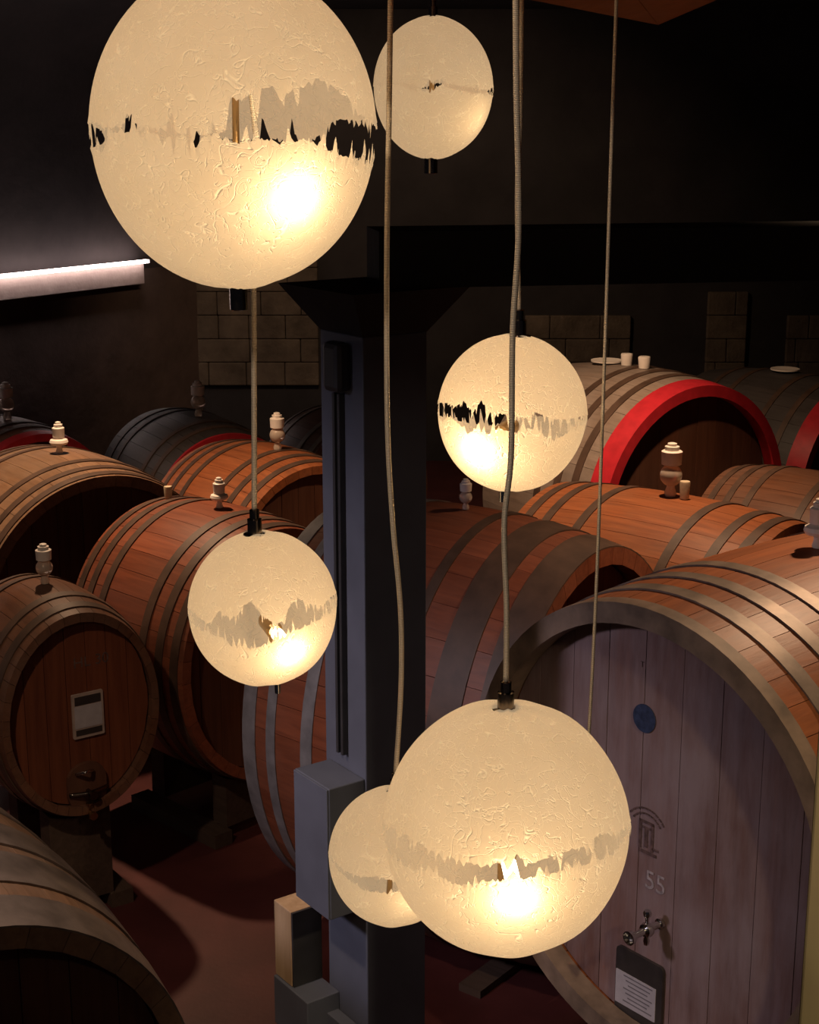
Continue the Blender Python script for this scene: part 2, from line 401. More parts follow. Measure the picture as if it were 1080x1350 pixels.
yf = (Mc @ Vector((.005, .15, 0))).y; zt1, zt0 = zpix(1041, 433, yf), zpix(1214, 433, yf)
eb = empty('switch_box', Mc @ Vector((.11, .07, zt0))); tag(eb, 'blue-grey steel box mounted on the column below the conduits', 'box')
M2 = Matrix.Translation(-eb.location) @ Mc
box('housing', (.115, .075, (zt0 + zt1) / 2), (.22, .146, zt1 - zt0), M['steel_blue'], eb, M2, .004)
box('lid', (.115, .151, (zt0 + zt1) / 2), (.216, .008, zt1 - zt0 - .006), M['steel_blue'], eb, M2, .002)
def xyz_on(u, v, yy):
    """point on the plane parallel to the column's left face, yy metres out of it"""
    o = Mc @ Vector((0, yy, 0)); r = at(u, v, 1) - CAMP; tt = (o - CAMP).dot(nv) / r.dot(nv); return Mc.inverted() @ (CAMP + r * tt)
q0 = xyz_on(361, 1190, .13); q1 = xyz_on(383, 1203, .13); q2 = xyz_on(383, 1300, .13)
wbk = empty('wood_block', Mc @ Vector((q1.x, .06, q2.z))); M2 = Matrix.Translation(-wbk.location) @ Mc
box('block', ((q0.x + q1.x) / 2, .065, (q1.z + q2.z) / 2), (q0.x - q1.x, .13, q1.z - q2.z), M['block_wood'], wbk, M2, .004)
box('dark_face', (q1.x - .004, .065, (q1.z + q2.z) / 2), (.01, .124, q1.z - q2.z - .006), M['steel_dark'], wbk, M2)
tag(wbk, 'pale timber block set on the steel bracket beside the column', 'block')
r0 = xyz_on(361, 1296, .14); r1 = xyz_on(405, 1320, .14)
sb = empty('support_bracket', Mc @ Vector((r1.x, .07, q2.z - .2))); M2 = Matrix.Translation(-sb.location) @ Mc
box('shelf', ((r0.x + r1.x) / 2, .07, q2.z - .10), (r0.x - r1.x, .14, .198), M['steel_blue'], sb, M2, .004)
box('arm', ((r1.x) / 2 + .03, .03, q2.z - .12), (abs(r1.x) + .08, .05, .10), M['steel_blue'], sb, M2, .003)
tag(sb, 'blue-grey steel bracket carrying the timber block', 'bracket')

# ------------------------------------------------------------------ casks
def barrel(spec):
    (cx, cy, ph, R, bul, hl, zc, ov) = spec['q']; rnd = random.Random(spec['seed'])
    Rm = R * bul; th = .055 * R / .8 + .01; rec = .10 * R / .8
    root = empty('wine_cask', (cx, cy, zc), math.radians(ph)); tag(root, spec['label'], 'barrel', 'large oak casks in the cellar')
    def rad(s):   # outer radius at axial position s
        return R + (Rm - R) * (1 - (s / hl) ** 2)
    ns = spec.get('staves', 38); rings = 9
    wood_m = M[spec['wood']]
    # staves: outer face 3 segments wide, slightly narrower than their share so that joints read
    edges = []; tot = 0
    for i in range(ns):
        x = rnd.uniform(.85, 1.2); edges.append(tot); tot += x
    edges = [e / tot * 2 * math.pi for e in edges] + [2 * math.pi]
    for i in range(ns):
        a0, a1 = edges[i] + .0012 / R, edges[i + 1] - .0012 / R; vs, fs = [], []
        for j in range(rings):
            s = -hl + 2 * hl * j / (rings - 1); ro = rad(s)
            row = [(ro, a0 + (a1 - a0) * f) for f in (0, 1 / 3, 2 / 3, 1)] + [(ro - th, a1), (ro - th, a0)]
            for r, a in row: vs.append((s, r * math.cos(a) / ov, r * math.sin(a)))
        for j in range(rings - 1):
            for k in range(6):
                k2 = (k + 1) % 6; fs.append((j * 6 + k, j * 6 + k2, (j + 1) * 6 + k2, (j + 1) * 6 + k))
        fs.append((5, 4, 3, 2, 1, 0)); n = (rings - 1) * 6; fs.append(tuple(n + k for k in range(6)))
        o = mesh_obj('stave', vs, fs, wood_m, root, True); sharp(o.data, 45)
    # hoops
    for (fr, wd, mk) in spec['hoops']:
        s0 = fr * hl - wd / 2; s1 = fr * hl + wd / 2; seg = 72; vs, fs = [], []
        for s, dr in ((s0, .0005), (s0, .007), (s1, .007), (s1, .0005)):
            s = max(-hl, min(hl, s))
            for k in range(seg):
                a = 2 * math.pi * k / seg; r = rad(s) + dr; vs.append((s, r * math.cos(a) / ov, r * math.sin(a)))
        for i in range(3):
            for k in range(seg):
                k2 = (k + 1) % seg; fs.append((i * seg + k, i * seg + k2, (i + 1) * seg + k2, (i + 1) * seg + k))
        o = mesh_obj('hoop', vs, fs, M[mk], root, True); sharp(o.data, 45)
    if spec.get('red'):   # painted end ring, outer band and stave ends
        seg = 72; vs, fs = [], []
        for s, r in ((hl - spec['red'], rad(hl - spec['red']) + .004), (hl + .004, R + .004), (hl + .004, R - th - .004), (hl - rec * .8, R - th - .004)):
            for k in range(seg):
                a = 2 * math.pi * k / seg; vs.append((s, r * math.cos(a) / ov, r * math.sin(a)))
        for i in range(3):
            for k in range(seg):
                k2 = (k + 1) % seg; fs.append((i * seg + k, i * seg + k2, (i + 1) * seg + k2, (i + 1) * seg + k))
        o = mesh_obj('painted_rim', vs, fs, M[spec.get('rim', 'red_paint')], root, True); sharp(o.data, 30); o['label'] = 'pale worn rim' if spec.get('rim') else 'bright red painted rim'
    # heads of vertical boards
    for side in (1, -1):
        rh = R - th + .006; x = side * (hl - rec); nb = spec.get('boards', 9); W = 2 * rh / ov / nb
        for i in range(nb):
            y0 = -rh / ov + i * W + .0015; y1 = y0 + W - .003; pr = []
            ys = [y0 + (y1 - y0) * t / 4 for t in range(5)]
            top = [(y, math.sqrt(max(0, rh * rh - (y * ov) ** 2))) for y in ys]
            out = top + [(y, -z) for y, z in reversed(top)]
            n = len(out); xo = x + side * rnd.uniform(0, .004)
            vs = [(xo, y, z) for y, z in out] + [(xo - side * .04, y, z) for y, z in out]
            fr_ = tuple(range(n)); fs = [fr_ if side < 0 else fr_[::-1], tuple(range(2 * n - 1, n - 1, -1)) if side < 0 else tuple(range(n, 2 * n))]
            fs += [(k, k + n, (k + 1) % n + n, (k + 1) % n) for k in range(n)]
            mesh_obj('head_board', vs, fs, M[spec['head']], root)
    # the bung stave's hole collar
    return root
def cradle(spec, name_label):
    (cx, cy, ph, R, bul, hl, zc, ov) = spec['q']; Rm = R * bul
    if zc - Rm < .02: return
    root = empty('cask_cradle', (cx, cy, 0), math.radians(ph)); tag(root, name_label, 'cradle', 'dark timber cask cradles')
    low = zc - Rm < .16
    for sgn in (() if low else (-1, 1)):
        s = sgn * hl * .55; rr = R + (Rm - R) * (1 - (.55 - .06 / hl) ** 2) + .012; hw = rr / ov * .36; n = 12; vs = []
        for x in (s - .06, s + .06):
            for k in range(n + 1):
                y = -hw + 2 * hw * k / n; z = zc - math.sqrt(max(0, rr * rr - (y * ov) ** 2)); vs.append((x, y, z))
            for k in range(n + 1): vs.append((x, -hw + 2 * hw * k / n, .08))
        m = n + 1; fs = []
        for k in range(n):
            fs += [(k, k + 1, m + k + 1, m + k), (2 * m + k + 1, 2 * m + k, 3 * m + k, 3 * m + k + 1), (k + 1, k, 2 * m + k, 2 * m + k + 1), (m + k, m + k + 1, 3 * m + k + 1, 3 * m + k)]
        fs += [(0, m, 3 * m, 2 * m), (n, 2 * m + n, 3 * m + n, m + n)]
        mesh_obj('saddle', vs, fs, M['cradle'], root)
    for sgn in (-1, 1):
        hr = (zc - Rm - .008) if low else .08; yr = .05 if low else Rm / ov * .45
        if low: box('runner', (sgn * hl * .5, 0, hr / 2), (.12, Rm / ov * 1.1, hr), M['cradle'], root)
        else: box('runner', (0, sgn * yr, hr / 2), (hl * 1.5, .12, hr), M['cradle'], root)

H4 = [(.86, .07, 'hoop'), (.66, .07, 'hoop'), (.44, .07, 'hoop'), (-.86, .07, 'hoop'), (-.66, .07, 'hoop'), (-.44, .07, 'hoop')]
def hoops(fr, wd, mk, both=True):
    return [(f, wd, mk) for f in fr] + ([(-f, wd, mk) for f in fr] if both else [])
def scaled(q, k):
    """same silhouette seen from the stair, k times as far"""
    cx, cy, ph, R, bul, hl, zc, ov = q
    return (cx * k, cy * k, ph, R * k, bul, hl * k, CZ - (CZ - zc) * k, ov)
def spec(q, k=1.0, z0=None, **kw):
    cx, cy, ph, R, bul, hl, Z0, ov = q; d = dict(kw); d['q'] = scaled((cx, cy, ph, R, bul, hl, R * bul + Z0, ov), k); return d
CASKS = {
 'A': spec((1.594, 5.928, -140.7, .895, 1.058, .966, .359, 1.0), .94, wood='oak_orange', head='head_dusty', staves=42, boards=9, seed=3, red=.05, rim='rim_tan',
      hoops=hoops((.80, .62, .43), .062, 'hoop'), label='orange oak cask with dusty purple-grey head, blue sticker and chrome tap'),
 'C': spec((.225, 6.073, -37.2, .852, 1.073, .631, .548, 1.283), 1.15, wood='oak_red', head='head_red', staves=42, seed=4,
      hoops=[(-.93, .09, 'hoop_grey'), (-.72, .06, 'hoop_grey'), (-.40, .07, 'hoop_grey'), (.90, .16, 'hoop_dark'), (.58, .15, 'hoop_dark'), (.25, .05, 'hoop_dark')],
      label='big red-brown oak cask with grey and dark hoops lying behind the steel column'),
 'L': spec((-1.849, 7.599, -54.9, .531, 1.1, .398, .438, 1.28), .97, wood='oak_brown', head='head_red', staves=34, boards=7, seed=5,
      hoops=hoops((.80, .48), .05, 'hoop_dark'), label='brown oval cask with a framed paper card and round hatch on its head'),
 'P': spec((-1.085, 8.399, -44.4, .703, 1.058, .516, .324, 1.089), wood='oak_red', head='head_brown', staves=36, seed=6,
      hoops=hoops((.88, .66, .40), .055, 'hoop_dark'), label='shiny red-brown cask between the framed-card cask and the column'),
 'M': spec((-2.133, 9.319, -52.7, .786, 1.06, .547, .25, 1.0), wood='oak_tan', head='head_brown', staves=38, seed=7,
      hoops=hoops((.92, .72, .45), .05, 'hoop_dark'), label='tan-brown cask with plain dark head behind the framed-card cask'),
 'Q': spec((-1.033, 10.9, -49.8, .68, 1.08, .576, .166, 1.0), wood='oak_orange', head='head_brown', staves=36, seed=8,
      hoops=hoops((.84, .60, .32), .05, 'hoop_dark'), label='orange-brown cask behind the shiny red-brown cask'),
 'S': spec((-1.731, 12.4, -60.1, .60, 1.08, .66, .283, 1.0), wood='oak_black', head='head_brown', staves=34, seed=9, red=.02,
      hoops=hoops((.70, .42), .05, 'hoop_dark'), label='blackened cask with thin red rim in the back row beyond the orange-brown cask'),
 'T': spec((-3.22, 12.2, -49.4, .62, 1.08, .55, .247, 1.0), wood='oak_brown', head='head_brown', staves=34, seed=10, red=.09,
      hoops=hoops((.60, .35), .05, 'hoop_dark'), label='brown cask with red rim in the back row below the led ledge'),
 'U': spec((-.582, 13.3, -58.2, .62, 1.08, .402, .135, 1.0), wood='oak_brown', head='head_brown', staves=32, seed=11,
      hoops=hoops((.85, .45), .05, 'hoop'), label='brown cask with pale hoops half hidden behind the column by the stone wall'),
 'N': spec((-1.713, 4.458, -54.2, .753, 1.096, .801, .17, 1.038), wood='oak_tan', head='head_brown', staves=40, seed=12,
      hoops=hoops((.93, .58, .25), .20, 'hoop'), label='tan dusty cask with wide pale bands below the framed-card cask'),
 'X': spec((1.653, 11.292, -54.5, .893, 1.057, .657, .25, 1.0), wood='oak_grey', head='head_brown', staves=38, seed=13, red=.16,
      hoops=hoops((.55, .30, .02), .06, 'hoop_dark', False), label='grey weathered cask with wide bright red rim and two corks on top'),
 'B': spec((1.461, 8.588, -40.6, .743, 1.06, .768, .25, 1.0), wood='oak_orange', head='head_brown', staves=38, seed=14,
      hoops=hoops((.88, .70, .40), .055, 'hoop_dark'), label='orange cask in front of the red-rimmed cask, carrying a glass bung'),
 'W': spec((2.62, 10.05, -42, .62, 1.08, .55, .30, 1.0), wood='oak_brown', head='head_brown', staves=34, seed=15,
      hoops=hoops((.85, .62, .35), .05, 'hoop_dark'), label='brown cask between the orange cask and the red-rimmed grey cask'),
 'Y': spec((2.97, 12.255, -49.3, .798, 1.086, .713, .219, 1.1), 1.05, wood='oak_black', head='head_brown', staves=36, seed=16, red=.16,
      hoops=hoops((.60, .30), .05, 'hoop_dark'), label='blackened cask with red rim beside the grey red-rimmed cask'),
}
CR = {}
CRADLE = dict(A='purple-headed orange cask', C='big cask behind the column', L='framed-card cask', P='shiny red-brown cask', M='tan cask with plain dark head',
  Q='orange-brown cask beyond the shiny one', S='blackened cask with thin red rim', T='red-rimmed cask below the led ledge', U='pale-hooped cask by the stone wall',
  N='tan cask with wide pale bands', X='grey cask with red rim and corks', B='orange cask carrying a glass bung', W='brown cask before the red-rimmed grey cask', Y='blackened cask beside the grey one')
for k, s in CASKS.items():
    CR[k] = barrel(s); cradle(s, 'dark timber cradle under the ' + CRADLE[k])

def head_point(key, u, v, lift=.0):
    """local (y, z) on the near head of a cask where the pixel's ray meets it, and the local x of that plane"""
    (cx, cy, ph, R, bul, hl, zc, ov) = CASKS[key]['q']; rec = .10 * R / .8; x = hl - rec + .004 + lift
    ax = Vector((math.cos(math.radians(ph)), math.sin(math.radians(ph)), 0)); c = Vector((cx, cy, zc))
    r = at(u, v, 1) - CAMP; t = (c + ax * x - CAMP).dot(ax) / r.dot(ax); p = CAMP + r * t - c
    side = Vector((-ax.y, ax.x, 0)); return Vector((x, p.dot(side), p.z))
# ---- fittings on the purple-grey head
A = CR['A']
p0 = head_point('A', 816, 1243); p1 = head_point('A', 878, 1262); p2 = head_point('A', 812, 1334)
def rounded_plate(name, x0, x1, yc, zc, w, h, r, mat, parent):
    vs = []; n = 5
    for (sx, sy, a0) in ((1, 1, 0), (-1, 1, 90), (-1, -1, 180), (1, -1, 270)):
        for k in range(n + 1):
            a = math.radians(a0 + 90 * k / n); vs.append((yc + sx * (w / 2 - r) + r * math.cos(a), zc + sy * (h / 2 - r) + r * math.sin(a)))
    m = len(vs); V = [(x0, y, z) for y, z in vs] + [(x1, y, z) for y, z in vs]
    fs = [tuple(range(m))[::-1], tuple(range(m, 2 * m))] + [(k, (k + 1) % m, (k + 1) % m + m, k + m) for k in range(m)]
    return mesh_obj(name, V, fs, mat, parent)
yc = (p0.y + p1.y) / 2; wv = abs(p1.y - p0.y); hv = wv * 1.34; zc_ = p0.z - hv * .5 + .0; x = p0.x
pl = rounded_plate('name_plate', x, x + .012, yc, zc_, wv, hv, .02, M['plaque_dark'], A); pl['label'] = 'dark plate holding a white paper card'
rounded_plate('paper_card', x + .0122, x + .0145, yc - .012 * (1 if p1.y > p0.y else -1), zc_ - .01, wv * .86, hv * .44, .003, M['paper'], pl)
for i in range(7):
    rounded_plate('text_line', x + .0146, x + .0152, yc, zc_ + hv * .15 - i * .017, wv * (.62 - .1 * (i % 3)), .005, .001, M['print'], pl)
tp = head_point('A', 872, 1217)
def xm(p):  # lathe axis along +X local at point p
    return Matrix.Translation(p) @ Matrix.Rotation(math.pi / 2, 4, 'Y')
tap = lathe('tap', [(.020, 0), (.020, .012), (.013, .014), (.013, .06), (.024, .062), (.028, .075), (.024, .088), (.013, .09), (.013, .15), (.024, .152), (.026, .17), (.022, .17), (.017, .155)], M['chrome'], A, 20, xm(tp)); tap['label'] = 'chrome tap'
lathe('tap_handle', [(.006, -.03), (.007, .03), (.014, .035), (.016, .045), (.012, .055)], M['chrome'], tap, 14, Matrix.Translation(tp + Vector((.076, 0, .02))))
lathe('tap_pin', [(.008, 0), (.012, -.02), (.009, -.035)][::-1], M['chrome'], tap, 14, Matrix.Translation(tp + Vector((.076, 0, -.022))))
st = head_point('A', 850, 947)
stk = lathe('sticker', [(.052, 0), (.052, .003)], M['blue_sticker'], A, 32, xm(st), False); stk['label'] = 'round dark blue sticker'
def text_on(name, txt, size, p, mat, parent, ph=0.0, rot=0.0):
    c = bpy.data.curves.new(name, 'FONT'); c.body = txt; c.size = size; c.extrude = .0006; c.align_x = 'CENTER'; c.align_y = 'CENTER'
    o = bpy.data.objects.new(name, c); COL.objects.link(o)
    dg = bpy.context.evaluated_depsgraph_get(); me = bpy.data.meshes.new_from_object(o.evaluated_get(dg))
    bpy.data.objects.remove(o); bpy.data.curves.remove(c)
    # text lies in the local y-z plane and reads from +X
    R = Matrix(((0, 0, 1), (1, 0, 0), (0, 1, 0))).to_4x4()
    me.transform(Matrix.Translation(p) @ R @ Matrix.Rotation(rot, 4, 'Z')); me.materials.clear(); me.materials.append(mat)
    return link(bpy.data.objects.new(name, me), parent)
text_on('chalk_number', '55', .10, head_point('A', 864, 1165), M['chalk'], A)
text_on('ink_letter', 'T', .03, head_point('A', 847, 876), M['stamp'], A)
# faint burnt emblem: arched band over an upright crest
e0 = head_point('A', 852, 1100)
vs, fs = [], []
def patch(pts):
    b = len(vs); vs.extend([(e0.x + .0006, e0.y + y, e0.z + z) for y, z in pts]); fs.append(tuple(range(b, b + len(pts))))
for r in (.075, .095):
    for k in range(10):
        a0, a1 = math.radians(35 + 11 * k), math.radians(44 + 11 * k)
        patch([(r * math.cos(a0), r * math.sin(a0)), (( r + .007) * math.cos(a0), (r + .007) * math.sin(a0)), ((r + .007) * math.cos(a1), (r + .007) * math.sin(a1)), (r * math.cos(a1), r * math.sin(a1))])
for (y0, y1, z0, z1) in ((-.035, -.022, -.06, .05), (.022, .035, -.06, .05), (-.035, .035, .04, .052), (-.03, .05, -.075, -.062), (-.008, .008, -.05, .02), (-.02, .02, .02, .03), (.03, .06, -.05, -.04)):
    patch([(y0, z0), (y1, z0), (y1, z1), (y0, z1)])
em_ = mesh_obj('burnt_emblem', vs, fs, M['stamp'], A); em_['label'] = 'faint burnt crest mark'

# ---- card frame, hatch and taps on the oval head at the left
Lr = CR['L']
c0 = head_point('L', 93, 916); c1 = head_point('L', 134, 908); c2 = head_point('L', 98, 975)
yc = (c0.y + c1.y) / 2; wv = abs(c1.y - c0.y); hv = (c0.z - c2.z) * .98; zc_ = (c0.z + c2.z) / 2 + .0; x = c0.x
fr = rounded_plate('card_frame', x, x + .012, yc, zc_, wv, hv, .006, M['frame_pale'], Lr); fr['label'] = 'pale framed card with dark bands'
rounded_plate('paper_card', x + .0122, x + .014, yc, zc_ - hv * .02, wv * .88, hv * .50, .002, M['paper'], fr)
rounded_plate('card_band', x + .0122, x + .014, yc, zc_ + hv * .345, wv * .84, hv * .19, .002, M['plaque_dark'], fr)
rounded_plate('card_band', x + .0122, x + .014, yc, zc_ - hv * .37, wv * .84, hv * .13, .002, M['plaque_dark'], fr)
text_on('burnt_number', 'HL 30', .075, head_point('L', 120, 871), M['stamp'], Lr)
hp = head_point('L', 113, 1035)
hatch = rounded_plate('hatch', x, x + .025, hp.y, hp.z, .20, .25, .09, M['head_brown'], Lr)
tube('hatch_bar', spline([hp + Vector((.03, -.10, -.02)), hp + Vector((.055, 0, -.02)), hp + Vector((.03, .10, -.02))], 12), .011, M['bronze'], hatch)
lathe('hatch_screw', [(.012, 0), (.012, .06), (.022, .062), (.022, .08)], M['bronze'], hatch, 14, xm(hp + Vector((.02, 0, -.02))))
tube('hatch_handle', spline([hp + Vector((.03, -.06, .08)), hp + Vector((.07, -.02, .10)), hp + Vector((.03, .03, .08))], 12), .008, M['chrome'], hatch)
tp = head_point('L', 112, 1066)
tap = lathe('tap', [(.020, 0), (.020, .012), (.012, .014), (.012, .09), (.02, .092), (.02, .11)], M['brass'], Lr, 16, xm(tp))
lathe('tap_handle', [(.006, -.03), (.007, .04), (.018, .045), (.018, .055)], M['brass'], tap, 12, Matrix.Translation(tp + Vector((.06, 0, .0))))

# ------------------------------------------------------------------ bungs
def cask_top(key, s=0.0):
    (cx, cy, ph, R, bul, hl, zc, ov) = CASKS[key]['q']; ax = Vector((math.cos(math.radians(ph)), math.sin(math.radians(ph)), 0))
    r = R + (R * bul - R) * (1 - (s / hl) ** 2); return Vector((cx, cy, zc)) + ax * s + Vector((0, 0, r))
def top_at(key, u):
    """axial position where the cask's crest passes pixel column u"""
    hl = CASKS[key]['q'][5]; best = None
    for i in range(101):
        s = -hl + 2 * hl * i / 100; p = cask_top(key, s) - CAMP; uu = 540 + F * p.x / p.dot(FWD)
        if best is None or abs(uu - u) < best[0]: best = (abs(uu - u), s)
    return cask_top(key, best[1])
def bung(p, h, kind, label, group='white ceramic bungs on the casks'):
    k = h / .30; o = empty('barrel_bung', p + Vector((0, 0, .003))); tag(o, label, 'bung', group)
    S = lambda prof: [(r * k, z * k) for r, z in prof]
    if kind == 'sphere':
        lathe('stem', S([(.030, 0), (.034, .02), (.024, .05), (.022, .075)]), M['bung_glass'], o, 20)
        lathe('glass_ball', S([(.022, .065)] + [(.062 * math.sin(a), .118 - .062 * math.cos(a)) for a in [math.radians(22 + 136 * i / 10) for i in range(11)]] + [(.03, .18)]), M['bung_glass'], o, 24)
        z0 = .172
    else:
        lathe('stem', S([(.030, 0), (.034, .015), (.026, .04), (.026, .08)]), M['bung_white'], o, 20)
        lathe('flange', S([(.03, .075), (.078, .085), (.088, .105), (.080, .128), (.05, .14), (.03, .145)]), M['bung_white'], o, 26)
        z0 = .14
    d = .30 - z0
    lathe('cap', S([(.035, z0), (.055, z0 + .008), (.058, z0 + d * .62), (.050, z0 + d * .66), (.040, z0 + d * .67), (.040, z0 + d * .84), (.026, z0 + d * .86)]), M['bung_white'], o, 22)
    lathe('knob', S([(.026, z0 + d * .84), (.026, z0 + d * .97), (.015, z0 + d)]), M['bung_white'], o, 18)
def bung_px(key, u, vtop, kind, label):
    p = top_at(key, u); d = (p - CAMP).dot(FWD); q = p - CAMP; v0 = 675 - F * q.dot(UPV) / d
    bung(p, (v0 - vtop) * d / F / CP, kind, label)
bung_px('A', 1076, 658, 'disc', 'large white bung with flange on the purple-headed orange cask')
bung_px('B', 883, 585, 'sphere', 'white-capped glass ball bung on the orange cask below the red rim')
bung_px('C', 615, 632, 'sphere', 'glass ball bung on the big cask behind the column')
bung_px('L', 60, 717, 'sphere', 'white-capped glass ball bung on the framed-card cask')
bung_px('M', 79, 557, 'disc', 'white bung on the tan cask with the plain dark head')
bung_px('P', 289, 630, 'disc', 'white bung on the shiny red-brown cask')
bung_px('T', 10, 505, 'sphere', 'white bung on the red-rimmed cask below the led ledge')
bung_px('S', 262, 503, 'sphere', 'dim bung on the blackened cask with thin red rim')
bung_px('Q', 366, 545, 'sphere', 'white bung on the orange-brown cask beyond the shiny red one')
def cork(p, r, h, label, mat='cork'):
    o = lathe('cork', [(r * .85, 0), (r, h * .9), (r * .92, h)], M[mat], None, 16, Matrix.Translation(p + Vector((0, 0, .003)))); tag(o, label, 'cork', 'small corks on the casks')
pb = top_at('B', 902); cork(pb, .03, .10, 'small pale cork beside the glass ball bung')
px_ = top_at('X', 826); cork(px_, .045, .085, 'short white cork nearest the flat plate on the grey red-rimmed cask', 'bung_white')
px2 = top_at('X', 849); cork(px2, .045, .085, 'short white cork nearest the red rim of the grey cask', 'bung_white')
pp = top_at('P', 222); cork(pp, .025, .07, 'tiny cork on the shiny red-brown cask')
def saucer(p, r, label):
    o = lathe('bung_plate', [(r * .6, 0), (r, .012), (r, .022), (r * .85, .02), (r * .5, .012)], M['bung_white'], None, 28, Matrix.Translation(p + Vector((0, 0, .004)))); tag(o, label, 'plate')
saucer(top_at('X', 800), .12, 'flat white plate lying on the grey red-rimmed cask')
saucer(top_at('Y', 1035), .12, 'flat white plate lying on the blackened red-rimmed cask')

# ------------------------------------------------------------------ hanging lamps
def lamp(u, v, d, aw, bh, up_f, lo_f, up_b, lo_b, bulb, label, cable_pts, top_fit, bot_fit, spike=1.0, seed=1, cab_r=.0035, bulb_w=.1, fit_s=1.0):
    """u, v centre; aw, bh half extents in pixels; up_*/lo_* torn edges of upper and lower shells (front, back); bulb = pixel position of its glow"""
    rnd = random.Random(seed); c = at(u, v, d); a = aw * d / F; b = bh * d / F
    root = empty('pendant_lamp', c); tag(root, label, 'lamp', 'torn fibreglass globe lamps')
    view = (CAMP - c).normalized()
    # camera ray meets the ellipsoid -> longitude and normalised height
    def hit(pu, pv, back):
        r = at(pu, pv, 1.0) - CAMP; r.normalize(); o = CAMP - c
        S = Vector((1 / a, 1 / a, 1 / b)); ro = Vector((o.x * S.x, o.y * S.y, o.z * S.z)); rd = Vector((r.x * S.x, r.y * S.y, r.z * S.z))
        A_, B_, C_ = rd.dot(rd), 2 * ro.dot(rd), ro.dot(ro) - 1; disc = B_ * B_ - 4 * A_ * C_
        if disc < 0: disc = 0
        t = (-B_ + (1 if back else -1) * math.sqrt(disc)) / (2 * A_); p = ro + rd * t
        return math.atan2(p.x, -p.y), max(-.9, min(.9, p.z / max(p.length, 1e-6)))     # lon 0 faces the viewer
    def edge(front, backp):
        L = [hit(pu, pv, False) for pu, pv in front] + [hit(pu, pv, True) for pu, pv in backp]
        L.sort(); L = [(L[-1][0] - 2 * math.pi, L[-1][1])] + L + [(L[0][0] + 2 * math.pi, L[0][1])]
        def f(lon):
            for i in range(len(L) - 1):
                if L[i][0] <= lon <= L[i + 1][0]:
                    t = (lon - L[i][0]) / max(1e-6, L[i + 1][0] - L[i][0]); return L[i][1] + (L[i + 1][1] - L[i][1]) * t
            return L[0][1]
        return f
    n = 520; rows = 22
    def fringe(sgn):
        """torn fibre fringe: narrow unequal spikes reaching into the gap"""
        f = [0.0] * n; k = 0
        while k < n:
            wd = rnd.choice((2, 3, 3, 4, 5, 7)); h = rnd.random() ** 3.0 * .21 * spike + .010
            lean = rnd.uniform(.2, .8)
            for i in range(wd):
                t = (i + .5) / wd; tri = t / lean if t < lean else (1 - t) / (1 - lean); f[(k + i) % n] = sgn * (h * tri - .022 * spike)
            k += wd
        return f
    for nm, fe, bk, sgn, rs in (('upper_shade', up_f, up_b, -1, 1.0), ('lower_shade', lo_f, lo_b, 1, .993)):
        ef = edge(fe, bk); fr = fringe(sgn); vs, fs = [], []
        for i in range(n):
            lon = -math.pi + 2 * math.pi * i / n; s = ef(lon) + fr[i]; s = max(-.95, min(.95, s)); lat = math.asin(s)
            for j in range(rows + 1):
                t = (j / rows) ** .8; l = (-sgn) * math.radians(86.5) * (1 - t) + lat * t
                wob = 1 + .006 * math.sin(3 * lon + seed) * math.cos(2 * l) + .004 * math.sin(7 * lon + 2 * seed + 3 * l)
                if j == rows: wob *= 1 + rnd.uniform(-.006, .010)
                vs.append(Vector((a * math.cos(l) * math.sin(lon), -a * math.cos(l) * math.cos(lon), b * math.sin(l))) * wob * rs)
        m = rows + 1
        for i in range(n):
            i2 = (i + 1) % n
            for j in range(rows): fs.append((i * m + j, i2 * m + j, i2 * m + j + 1, i * m + j + 1) if sgn < 0 else (i * m + j, i * m + j + 1, i2 * m + j + 1, i2 * m + j))
        o = mesh_obj(nm, vs, fs, M['shade'], root, True)
        if sgn > 0: o['label'] = 'lower half of the globe with torn upper edge'
        else: o['label'] = 'upper half of the globe with torn lower edge'
    # fittings, inner rod, socket and bulb
    topc = Vector((0, 0, b)); botc = Vector((0, 0, -b)); s = fit_s
    if top_fit:
        q = at_y(top_fit[0], top_fit[1], c.y) - c; topc = Vector((q.x, 0, b * .985))
        cap = lathe('top_fitting', [(.020 * s, -.004), (.020 * s, .0), (.0125 * s, .001), (.0125 * s, .026 * s), (.0085 * s, .027 * s), (.0085 * s, .042 * s), (.004 * s, .044 * s)], M['bronze'], root, 24, Matrix.Translation(topc))
    if bot_fit:
        q = at_y(bot_fit[0], bot_fit[1], c.y) - c; botc = Vector((q.x, 0, -b * .985)); L = bot_fit[2] * d / F; r = bot_fit[3] * d / F
        lathe('bottom_fitting', [(r * .75, -L), (r, -L * .96), (r, .004)], M[bot_fit[4]], root, 20, Matrix.Translation(botc))
    tube('inner_rod', [botc, topc], .005, M['brass'], root, 10)
    bp, k = bulb[0], bulb[1]
    r = at(bp[0], bp[1], 1) - CAMP; r.normalize(); o = CAMP - c
    lonb, zb = hit(bp[0], bp[1], False); lb = math.asin(zb)
    surf = Vector((a * math.cos(lb) * math.sin(lonb), -a * math.cos(lb) * math.cos(lonb), b * math.sin(lb)))
    pos = surf * k
    base = Vector((botc.x + (topc.x - botc.x) * .5, botc.y * .5 + topc.y * .5, max(-b * .8, pos.z * .6 + .0)))
    ax = (pos - base); Lb = ax.length; ax.normalize(); Mx = Matrix.Translation(base) @ ax.to_track_quat('Z', 'Y').to_matrix().to_4x4()
    lathe('socket', [(.012 * s, -.008), (.015 * s, 0), (.015 * s, Lb * .45), (.011 * s, Lb * .5)], M['brass'], root, 18, Mx)
    rb = .011 * s
    bl = lathe('bulb', [(rb * .5, Lb * .5), (rb, Lb * .62), (rb, Lb * .92), (rb * .6, Lb)], M['filament'], root, 16, Mx)
